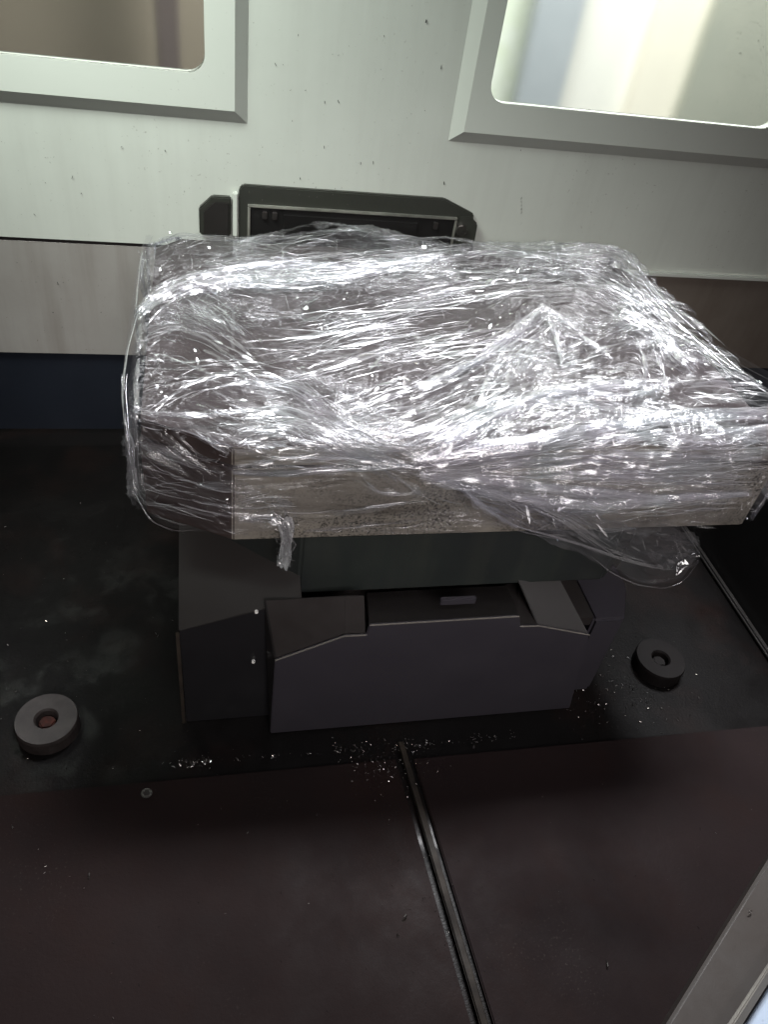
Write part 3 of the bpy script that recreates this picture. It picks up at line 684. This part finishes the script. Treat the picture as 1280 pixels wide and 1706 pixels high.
GX = np.linspace(150, 1450, 66); GY = np.linspace(330, 1000, 42)
GV = np.array([[field(a, b) for a in GX] for b in GY])
def px_py_angle(pp):
    u = np.clip((pp[0] - GX[0]) / (GX[1] - GX[0]), 0, len(GX) - 1.01); v = np.clip((pp[1] - GY[0]) / (GY[1] - GY[0]), 0, len(GY) - 1.01)
    i = u.astype(int); j = v.astype(int); fu = (u - i)[..., None]; fv = (v - j)[..., None]
    g = (GV[j, i] * (1 - fu) + GV[j, i + 1] * fu) * (1 - fv) + (GV[j + 1, i] * (1 - fu) + GV[j + 1, i + 1] * fu) * fv
    return g[..., 0], g[..., 1]
def shell(name, nx, ny, off, seed, mat, amp, base_d, x0=-.082, x1=.672, w_lo=.006, loose=0):
    """blanket over the block: rows run up the front, over the top and down the back; columns run left to right and down both ends"""
    T, B = PT + .003 + off, PB + w_lo
    ne = nx // 14
    Xs = np.concatenate([np.full(ne, x0), np.linspace(x0, x1, nx - 2 * ne), np.full(ne, x1)])
    drop = np.concatenate([np.linspace(1, .0, ne), np.zeros(nx - 2 * ne), np.linspace(0, 1, ne)])
    yf = PY0 - .003 - off + .049 * np.clip((.0215 - Xs) / .0935, 0, 1) + .0 * Xs
    yb = PY1 + .004 + off - .035 * np.clip((-.037 - Xs) / .035, 0, 1) - .02 * np.clip((Xs - .64) / .03, 0, 1)
    H = T - B; L = .51; tot = H + L + .09
    w = np.linspace(0, tot, ny)[:, None] + np.zeros((1, nx)); X = Xs[None, :] + np.zeros((ny, 1))
    YF = yf[None, :]; YB = yb[None, :]
    Y = np.where(w < H, YF, np.where(w < H + L, YF + (YB - YF) * (w - H) / L, YB))
    Z = np.where(w < H, B + w, np.where(w < H + L, T, T - (w - H - L)))
    Z = np.minimum(Z, T - drop[None, :] * (H - .004))
    # big forms: back hump, back right knot, sag between the edges, swag on the left
    top = np.clip((w - H * .6) / (H * .4), 0, 1)
    Z = Z + top * (.020 * np.exp(-((X - .18) / .09) ** 2 - ((Y - 1.10) / .05) ** 2) + .012 * np.exp(-((X - .33) / .16) ** 2 - ((Y - 1.10) / .05) ** 2)
         + .024 * np.exp(-((X - .615) / .07) ** 2 - ((Y - 1.10) / .045) ** 2) - .010 * np.exp(-((X - .3) / .3) ** 2 - ((Y - .86) / .14) ** 2)
         + .010 * np.exp(-((X - .52) / .10) ** 2 - ((Y - .97) / .06) ** 2) + .010 * np.exp(-((X + .03) / .05) ** 2 - ((Y - 1.04) / .06) ** 2))
    X = X + .034 * np.clip((X - .50) / .17, 0, 1) ** 2 * np.clip((Z - PB - .03) / .09, 0, 1) * np.clip((Y - PY0 + .02) / .05, 0, 1) * np.clip((1.11 - Y) / .22, 0, 1)
    P = np.stack([X, Y, Z], -1); P = gblur(P, .011 / (tot / ny), .0045 / (tot / ny))
    dPx = np.gradient(P, axis=1); dPw = np.gradient(P, axis=0); Nn = np.cross(dPx, dPw); Nn /= np.linalg.norm(Nn, axis=-1, keepdims=True) + 1e-12
    U = X + np.concatenate([-(np.linspace(1, 0, ne)) * .12, np.zeros(nx - 2 * ne), np.linspace(0, 1, ne) * .12])[None, :]
    wx = gnoise(U * 9, w * 9, seed + 1) * .014; wy = gnoise(U * 9 + 40, w * 9, seed + 2) * .014
    A, W = U + wx, w + wy
    def rot(t, sa, sc): c, s = math.cos(t), math.sin(t); return (A * c + W * s) * sa, (-A * s + W * c) * sc
    d = .0055 * gnoise(A * 7, W * 15, seed + 3) + .0060 * (ridge(A * 4.0 + W * 2, W * 20 - A * 5, seed + 70, .75) - .5) * np.clip(.5 + 1.5 * gnoise(U * 4, w * 5, seed + 71), 0, 1)
    d = d + .0050 * (ridge(A * 8.0 - W * 6, W * 24 + A * 12, seed + 72, .75) - .5) * np.clip(.5 + 1.5 * gnoise(U * 5, w * 6, seed + 73), 0, 1)
    gx, gy = px_py_angle(proj(P))
    th = np.arctan2(-gy / .7, gx); th = np.clip(th + .12 * gnoise(U * 11, w * 11, seed + 90), -1.3, 1.3)
    heads = (0.0, .55, -.55); wk = [np.exp(-((th - h_) / .27) ** 2) + 1e-4 for h_ in heads]; ws_ = sum(wk); wk = [a_ / ws_ for a_ in wk]
    masks = [np.clip(.5 + 1.6 * gnoise(U * 5 + 17 * k, w * 6, seed + 20 + k), 0, 1) for k in range(4)]
    for k, (t, m_) in enumerate(zip(heads + (1.2,), wk + [np.clip(masks[3] - .55, 0, 1)])):
        wgt = m_ * 1.05
        for (sa, sc, am) in ((5, 62, .0036), (9, 130, .0022), (17, 270, .0011)):
            a_, c_ = rot(t, sa, sc); d = d + am * wgt * (ridge(a_, c_, seed + 5 + k, .8) - .45)
    fac = np.clip(.35 + 1.2 * gnoise(U * 8, w * 8, seed + 31), 0, 1)
    d = d + fac * (.0024 * worley(A * 26, W * 55, seed + 7) + .0003 * worley(A * 90 + W * 40, W * 130, seed + 8))
    px, py = proj(P)
    dens = np.full(px.shape, base_d)
    for (a, b, rx, ry, s) in DENS: dens += s * .62 * np.exp(-((px - a) / rx) ** 2 - ((py - b) / ry) ** 2)
    for (a, b, rx, ry, s) in OPEN: dens *= 1 - s * .8 * np.exp(-((px - a) / rx) ** 2 - ((py - b) / ry) ** 2)
    ropes = np.zeros(px.shape)
    for pts, wd, nr, st in STROKES:
        if st < .9 or wd > 12: continue
        q_, L_ = smooth_path(pts, 40); mdist = np.full(px.shape, 1e9)
        for a, b in q_: mdist = np.minimum(mdist, (px - a) ** 2 + ((py - b) * 1.15) ** 2)
        rr = max(5.0, wd * .8); e_ = np.exp(-mdist / (2 * rr * rr)); ropes = np.maximum(ropes, e_ * min(1, rr / 12))
        dens = dens + e_ * .55
    d = d * (1 - .35 * ropes) + .0075 * ropes / amp
    calm = 1 - .75 * np.exp(-((px - 560) / 190) ** 2 - ((py - 845) / 50) ** 2) 
    P = P + Nn * (d * amp * calm)[..., None]
    ins = (P[..., 0] > PX0) & (P[..., 0] < PX1) & (P[..., 1] > PY0 + .004) & (P[..., 1] < PY1) & (w > H * .9)
    P[..., 2] = np.where(ins, np.maximum(P[..., 2], PT - .0045 + off * .3 + .0012 * gnoise(U * 60, w * 90, seed + 60)), P[..., 2])
    me = bpy.data.meshes.new(name); nv = nx * ny
    idx = np.arange(nv).reshape(ny, nx); q = np.stack([idx[:-1, :-1], idx[:-1, 1:], idx[1:, 1:], idx[1:, :-1]], -1).reshape(-1, 4)
    if loose:                                              # torn outer layer: keep only patches of it
        keep = (gnoise(U * 6 + 5, w * 9 + 3, seed + 50) + .35 * gnoise(U * 30, w * 40, seed + 51) + (dens - .7) * .5 > -.05)
        q = q[keep[:-1, :-1].reshape(-1)]
    nf = len(q)
    me.vertices.add(nv); me.vertices.foreach_set('co', P.reshape(-1).astype(np.float32))
    me.loops.add(nf * 4); me.loops.foreach_set('vertex_index', q.reshape(-1).astype(np.int32))
    me.polygons.add(nf); me.polygons.foreach_set('loop_start', np.arange(0, nf * 4, 4, dtype=np.int32)); me.polygons.foreach_set('loop_total', np.full(nf, 4, dtype=np.int32))
    me.update(calc_edges=True); me.polygons.foreach_set('use_smooth', np.ones(nf, dtype=bool))
    for k_, h_, w_ in zip('abc', heads, wk):
        uv = me.uv_layers.new(name='film_' + k_); c_, s_ = math.cos(h_), math.sin(h_)
        UVv = np.stack([U * c_ + w * s_ + .37 * heads.index(h_), -U * s_ + w * c_ + .3], -1).reshape(-1, 2); uv.data.foreach_set('uv', UVv[q.reshape(-1)].reshape(-1).astype(np.float32))
        pa = me.attributes.new('pull_' + k_, 'FLOAT', 'POINT'); pa.data.foreach_set('value', w_.reshape(-1).astype(np.float32))
    at_ = me.attributes.new('dens', 'FLOAT', 'POINT'); at_.data.foreach_set('value', np.clip(dens, 0, 1.8).reshape(-1).astype(np.float32))
    me.materials.append(mat); me.validate()
    o = link(bpy.data.objects.new(name, me), film); return o, P, q
sh, P1, Q1 = shell('film_sheet', 760, 640, .000, 3, M['film'], 1.0, .12)
sh2, P2, Q2 = shell('outer_film_layer', 620, 500, .005, 77, M['film2'], 1.15, .15, -.085, .675, .004, loose=1)
bv = BVHTree.FromPolygons([Vector(v) for v in P1.reshape(-1, 3)[::1].tolist()], Q1.tolist())
camv = Vector(CAM)
def drop_on(px, py, lift=.002):
    r = Vector(ray(px, py)).normalized(); h = bv.ray_cast(camv, r)
    if h[0] is None: return None, None
    n = h[1] if h[1].dot(r) < 0 else -h[1]
    return h[0], n

class Ribbons:
    def __init__(s): s.v = []; s.f = []
    def add(s, path, width, lift, hgt):
        """path of photo points laid on the wrapped surface; a narrow folded ridge of film"""
        P_, Nm = [], []
        for (a, b) in path:
            h, n = drop_on(a, b)
            if h is None: 
                if len(P_) >= 3: break
                P_, Nm = [], []; continue
            if P_ and (h - P_[-1]).length > .035: break
            P_.append(h); Nm.append(n)
        if len(P_) < 3: return
        k = len(P_); b0 = len(s.v); ph = random.uniform(0, 6.28); tilt = random.uniform(-.9, .9)
        for i in range(k):
            t = (P_[min(i + 1, k - 1)] - P_[max(i - 1, 0)]).normalized()
            n = Nm[i] * .6 + (Nm[max(i - 1, 0)] + Nm[min(i + 1, k - 1)]) * .2; n.normalize(); sd = t.cross(n).normalized()
            u = i / (k - 1); tp = math.sin(math.pi * min(1, max(0, u * .96 + .02))) ** .5
            wv = width * tp * (1 + .35 * math.sin(ph + 9 * u)); c = P_[i] + n * (lift * (.35 + .65 * tp))
            s.v += [c - sd * wv * .5, c + n * hgt * tp + sd * wv * tilt * .4, c + sd * wv * .5]
        for i in range(k - 1):
            o = b0 + 3 * i; s.f += [(o, o + 1, o + 4, o + 3), (o + 1, o + 2, o + 5, o + 4)]
    def build(s, name, mat, label=None, stuff=True):
        me = bpy.data.meshes.new(name); me.from_pydata([v[:] for v in s.v], [], s.f); me.update(); me.materials.append(mat)
        me.polygons.foreach_set('use_smooth', np.ones(len(s.f), dtype=bool))
        o = link(bpy.data.objects.new(name, me), film)
        if stuff: o['kind'] = 'stuff'
        return o
rb_ = Ribbons(); wide = Ribbons()
for pts, wd, nr, st in STROKES:
    q, L = smooth_path(pts, max(8, int(sum(math.dist(pts[i], pts[i + 1]) for i in range(len(pts) - 1)) / 9)))
    t = np.gradient(q, axis=0); t /= np.linalg.norm(t, axis=1, keepdims=True); nrm = np.stack([-t[:, 1], t[:, 0]], -1)
    my_ = sum(p_[1] for p_ in pts) / len(pts); mx_ = sum(p_[0] for p_ in pts) / len(pts)
    fr_ = 1.9 if my_ > 738 and mx_ > 760 else 1.0
    for j in range(int(nr * (.95 if st >= .9 else .42) * fr_)):
        o0 = random.gauss(0, .55) * wd; o1 = random.gauss(0, .55) * wd if random.random() < .5 else o0 + random.gauss(0, .2) * wd
        a = random.uniform(0, .75) if random.random() < .8 else 0; b = min(1, a + random.uniform(.12, .7))
        i0 = int(a * (len(q) - 1)); i1 = max(i0 + 3, int(b * (len(q) - 1))); i1 = min(i1, len(q) - 1)
        if i1 - i0 < 2: continue
        m_ = i1 - i0 + 1; off = np.linspace(o0, o1, m_)[:, None] + np.cumsum(RNG.normal(0, .12, m_))[:, None]
        path = q[i0:i1 + 1] + nrm[i0:i1 + 1] * off
        big = random.random() < .38
        (wide if big else rb_).add(path, (random.uniform(.0030, .0085) if big else random.uniform(.0005, .0019)) * (.6 + .4 * st), random.uniform(.0005, .0045), random.uniform(.0003, .0018))
def inside(px, py): h, n = drop_on(px, py); return h is not None
def open_skip(px, py):
    return any(random.random() < s_ * math.exp(-((px - a) / rx) ** 2 - ((py - b) / ry) ** 2) for (a, b, rx, ry, s_) in OPEN)
def streamline(px, py, n, step, jit):
    pth = [(px, py)]; rot_ = random.gauss(0, jit)
    for i in range(n):
        v = field(px, py); a = math.atan2(v[1], v[0]) + rot_; px += step * math.cos(a); py += step * math.sin(a); pth.append((px, py))
    return pth
for _ in range(420):
    px = random.uniform(215, 1285); py = random.uniform(375, 885)
    if 400 < px < 760 and 792 < py < 905 and random.random() < .85: continue
    if not inside(px, py) or open_skip(px, py): continue
    n = random.choice((3, 4, 5, 7, 9)); wd_ = random.uniform(.0005, .0016)
    rb_.add(streamline(px, py, n, random.uniform(5, 12), .13), wd_, random.uniform(.0003, .005), random.uniform(.0002, .0015))
for _ in range(450):                                      # crossing wrinkles
    px = random.uniform(230, 1270); py = random.uniform(380, 860)
    if 400 < px < 760 and 792 < py < 905: continue
    rb_.add(streamline(px, py, random.choice((3, 4, 5)), random.uniform(3, 6), 1.2), random.uniform(.0004, .0012), random.uniform(.0005, .005), random.uniform(.0002, .0012))
rb_.build('film_strands', M['strand'])
wide.build('gathered_folds', M['fold'])

# crumpled flakes, glints and upright tabs
fv, ff = [], []
def flake(px, py, size, lift, curl=1.0, elong=1.6):
    h, n = drop_on(px, py)
    if h is None: return
    v = field(px, py); h2, _n = drop_on(px + v[0] * 6, py + v[1] * 6)
    t = (h2 - h).normalized() if h2 is not None and (h2 - h).length > 1e-5 else Vector((1, 0, 0))
    t = (t + Vector([random.gauss(0, .5) for _ in range(3)])).normalized(); nn = (n + Vector([random.gauss(0, .75) for _ in range(3)]) * curl).normalized()
    s = t.cross(nn).normalized(); c = h + n * (lift + size * .3); b0 = len(fv)
    L_ = size * elong * random.uniform(.6, 1.4); W_ = size * random.uniform(.25, .7)
    rows = ((-.5, .3), (-.1, 1), (.3, .8), (.55, .1))
    for a, ww in rows:
        cc = c + t * L_ * a + nn * size * .35 * math.sin(a * 3) * random.uniform(.2, 1)
        fv.extend([cc - s * W_ * ww * .5, cc + s * W_ * ww * .5 + nn * size * random.uniform(-.2, .3)])
    for i in range(3): o = b0 + 2 * i; ff.append((o, o + 1, o + 3, o + 2))
for _ in range(450):
    px = random.uniform(215, 1285); py = random.uniform(375, 885)
    if 390 < px < 780 and 792 < py < 905 and random.random() < .9: continue
    flake(px, py, random.choice((.0012, .0016, .0022, .003)), random.uniform(0, .003))
for _ in range(240):
    flake(random.uniform(260, 1200), random.uniform(400, 760), random.uniform(.004, .0075), random.uniform(.001, .004), .8)
for (px, py) in ((645, 600), (580, 640), (625, 615), (690, 575), (650, 555), (865, 455), (590, 665), (520, 505), (700, 600), (780, 555), (805, 480), (745, 470), (400, 625), (570, 700), (660, 640)):
    for _k in range(4): flake(px + random.gauss(0, 7), py + random.gauss(0, 7), random.uniform(.007, .012), .002, .9, 2.0)
for _ in range(500):                                      # crumpled tufts
    cx_, cy_ = random.choice(((250, 400), (1000, 410), (1070, 520), (870, 570), (250, 640), (580, 510), (450, 850), (850, 540), (1080, 545), (230, 450)))
    flake(random.gauss(cx_, 26), random.gauss(cy_, 20), random.uniform(.0018, .004), random.uniform(0, .006), 1.1, 2.2)
def free_flake(px, py, y, size):                          # a crease facet on film hanging clear of the block
    c = Vector(aY(px, py, y)); t = Vector((random.gauss(.8, .4), random.gauss(0, .3), random.gauss(-.6, .4))).normalized()
    s = t.cross(Vector((random.gauss(0, .5), -1, random.gauss(.4, .5)))).normalized(); b0 = len(fv); L_ = size * random.uniform(1.5, 4); W_ = size * random.uniform(.2, .6)
    for a, ww in ((-.5, .1), (-.1, 1), (.3, .8), (.5, .1)): fv.extend([c + t * L_ * a - s * W_ * ww * .5, c + t * L_ * a + s * W_ * ww * .5])
    for i in range(3): o = b0 + 2 * i; ff.append((o, o + 1, o + 3, o + 2))
for _ in range(110):
    u = random.random(); free_flake(850 + u * 290 + random.gauss(0, 10), 850 + u * 80 + random.gauss(0, 16), random.uniform(.575, .60), random.choice((.0016, .0025, .004, .006)))
for _ in range(60): free_flake(random.gauss(474, 6), random.uniform(872, 944), .60, random.uniform(.0012, .0026))
me = bpy.data.meshes.new('crumpled_flakes'); me.from_pydata([v[:] for v in fv], [], ff); me.update(); me.materials.append(M['flake'])
o = link(bpy.data.objects.new('crumpled_flakes', me), film); o['kind'] = 'stuff'

# loose pieces hanging clear of the block
def loft(name, up, lo, yu, yl, nx, ny, wav, mat, seed, tear=0):
    """sheet between two outlines; y runs from yu (upper) to yl (lower), folds run along it"""
    a, _ = smooth_path(up, nx); b, _ = smooth_path(lo, nx); vs = []
    for j in range(ny):
        t = j / (ny - 1)
        for i in range(nx):
            p_ = a[i] * (1 - t) + b[i] * t; y = (yu[0] * (1 - i / (nx - 1)) + yu[1] * i / (nx - 1)) * (1 - t) + (yl[0] * (1 - i / (nx - 1)) + yl[1] * i / (nx - 1)) * t
            n_ = float(gnoise(np.array(i / nx * 5.), np.array(t * 9.), seed)) + .5 * float(gnoise(np.array(i / nx * 12.), np.array(t * 24.), seed + 1)) 
            n_ += .8 * float(worley(np.array(i / nx * 9.), np.array(t * 7.), seed + 2)); q = aY(p_[0], p_[1], y); vs.append((q[0], q[1] + wav * n_, q[2] + wav * .3 * n_))
    fs = [(j * nx + i, j * nx + i + 1, (j + 1) * nx + i + 1, (j + 1) * nx + i) for j in range(ny - 1) for i in range(nx - 1)]
    o = fromfaces(name, vs, fs, mat, film); 
    for pl in o.data.polygons: pl.use_smooth = True
    return o
loft('hanging_flap', [(770,812),(840,835),(930,846),(1010,850),(1090,862),(1166,895)], [(790,838),(860,880),(985,926),(1062,975),(1112,981),(1164,936)], (.600, .612), (.575, .60), 70, 46, .010, M['loose'], 5)
loft('hanging_flap', [(880,835),(950,850),(1020,866),(1080,872),(1140,880),(1160,890)], [(930,885),(985,905),(1050,935),(1100,945),(1140,946),(1158,930)], (.595, .605), (.590, .61), 50, 30, .008, M['loose'], 15)
loft('loose_side_film', [(256,392),(238,430),(228,520),(226,620),(228,700),(232,790),(270,830),(330,850),(388,866)],
     [(243,392),(224,470),(210,560),(203,650),(209,730),(226,825),(252,868),(292,886),(385,884)], (.90, .63), (.88, .63), 80, 12, .003, M['loose'], 25)
loft('back_right_film', [(1030,420),(1070,470),(1100,520),(1150,560),(1210,610),(1290,650)], [(1040,412),(1085,472),(1125,514),(1165,535),(1215,582),(1290,624)], (1.05, .80), (1.05, .80), 50, 8, .003, M['loose'], 35)
strip = loft('hanging_strip', [(446,868),(466,880),(468,905),(464,925),(461,943)], [(487,862),(491,876),(487,905),(484,925),(483,946)], (.610, .603), (.610, .603), 30, 9, .008, M['drip'], 45)
class Edges(Ribbons):
    def free(s, path, y0, y1, width, jit=.0):
        q, L = smooth_path(path, max(8, int(sum(math.dist(path[i], path[i + 1]) for i in range(len(path) - 1)) / 8))); b0 = len(s.v); k = len(q)
        w3 = [Vector(aY(q[i][0], q[i][1], y0 + (y1 - y0) * i / (k - 1)) + RNG.normal(0, jit, 3)) for i in range(k)]; rl = random.uniform(0, 3.14)
        for i in range(k):
            t = (w3[min(i + 1, k - 1)] - w3[max(i - 1, 0)]).normalized(); sd = t.cross(Vector((math.cos(rl) * .5, -1, math.sin(rl)))).normalized(); n = sd.cross(t)
            tp = math.sin(math.pi * (i / (k - 1) * .94 + .03)) ** .4
            s.v += [w3[i] - sd * width * .5 * tp, w3[i] + n * width * .5 * tp, w3[i] + sd * width * .5 * tp]
        for i in range(k - 1): o_ = b0 + 3 * i; s.f += [(o_, o_ + 1, o_ + 4, o_ + 3), (o_ + 1, o_ + 2, o_ + 5, o_ + 4)]
ed = Edges()
def bundle(path, y0, y1, n, spread, w0, w1, jit=.0):
    for _ in range(int(n * .65) + 1):
        a = (random.gauss(0, spread), random.gauss(0, spread)); b = (random.gauss(0, spread), random.gauss(0, spread)); k = len(path)
        u0 = random.uniform(0, .5) if random.random() < .5 else 0; u1 = min(1, u0 + random.uniform(.3, 1))
        q, _L = resamp([(p_[0] + a[0] * (1 - i / (k - 1)) + b[0] * i / (k - 1), p_[1] + a[1] * (1 - i / (k - 1)) + b[1] * i / (k - 1)) for i, p_ in enumerate(path)], 24)
        q = q[int(u0 * 23):max(int(u0 * 23) + 4, int(u1 * 23) + 1)]; ed.free([tuple(v) for v in q], y0, y1, random.uniform(w0, w1), jit)
bundle([(985,926),(1020,955),(1062,975),(1112,981),(1142,968),(1166,934)], .578, .598, 4, .8, .0008, .0014)
bundle([(790,838),(860,878),(930,895),(985,912),(1040,932),(1100,945),(1150,946)], .59, .592, 10, 4, .0006, .0016)
bundle([(900,845),(950,868),(990,895),(1030,922)], .585, .585, 16, 7, .0006, .0022)
bundle([(820,835),(880,870),(900,890)], .592, .59, 12, 8, .0006, .0018)
bundle([(940,850),(1000,885),(1060,880)], .595, .6, 10, 6, .0005, .0014)
bundle([(1130,890),(1142,920),(1146,945)], .60, .598, 8, 8, .0005, .0012)
bundle([(1010,915),(1060,935),(1110,945)], .586, .586, 8, 5, .0005, .0014)
bundle([(1040,860),(1090,852),(1160,856)], .60, .605, 5, 5, .0006, .001)
bundle([(226,825),(250,868),(290,885),(330,882)], .70, .66, 9, 2.2, .0006, .0015)
bundle([(232,826),(262,862),(300,876),(345,876)], .69, .65, 9, 3.5, .0005, .0013)
bundle([(236,820),(280,850),(340,866),(388,880)], .68, .63, 9, 3.5, .0005, .0013)
bundle([(241,398),(232,440),(226,500),(224,520)], .98, .86, 7, 1.6, .0007, .0014)
bundle([(228,520),(212,580),(204,650),(209,725),(226,825)], .85, .68, 12, 2.6, .0006, .0014)
bundle([(1032,440),(1085,478),(1125,514),(1165,536),(1215,583),(1290,626)], 1.06, .80, 7, 2.2, .0006, .0013)
bundle([(1050,450),(1100,510),(1160,560),(1220,610),(1290,648)], 1.05, .80, 12, 8, .0006, .0013)
bundle([(446,862),(474,870),(480,905),(474,944)], .606, .60, 40, 6.5, .0005, .0020, .0011)
ed.build('torn_edges', M['edge'])
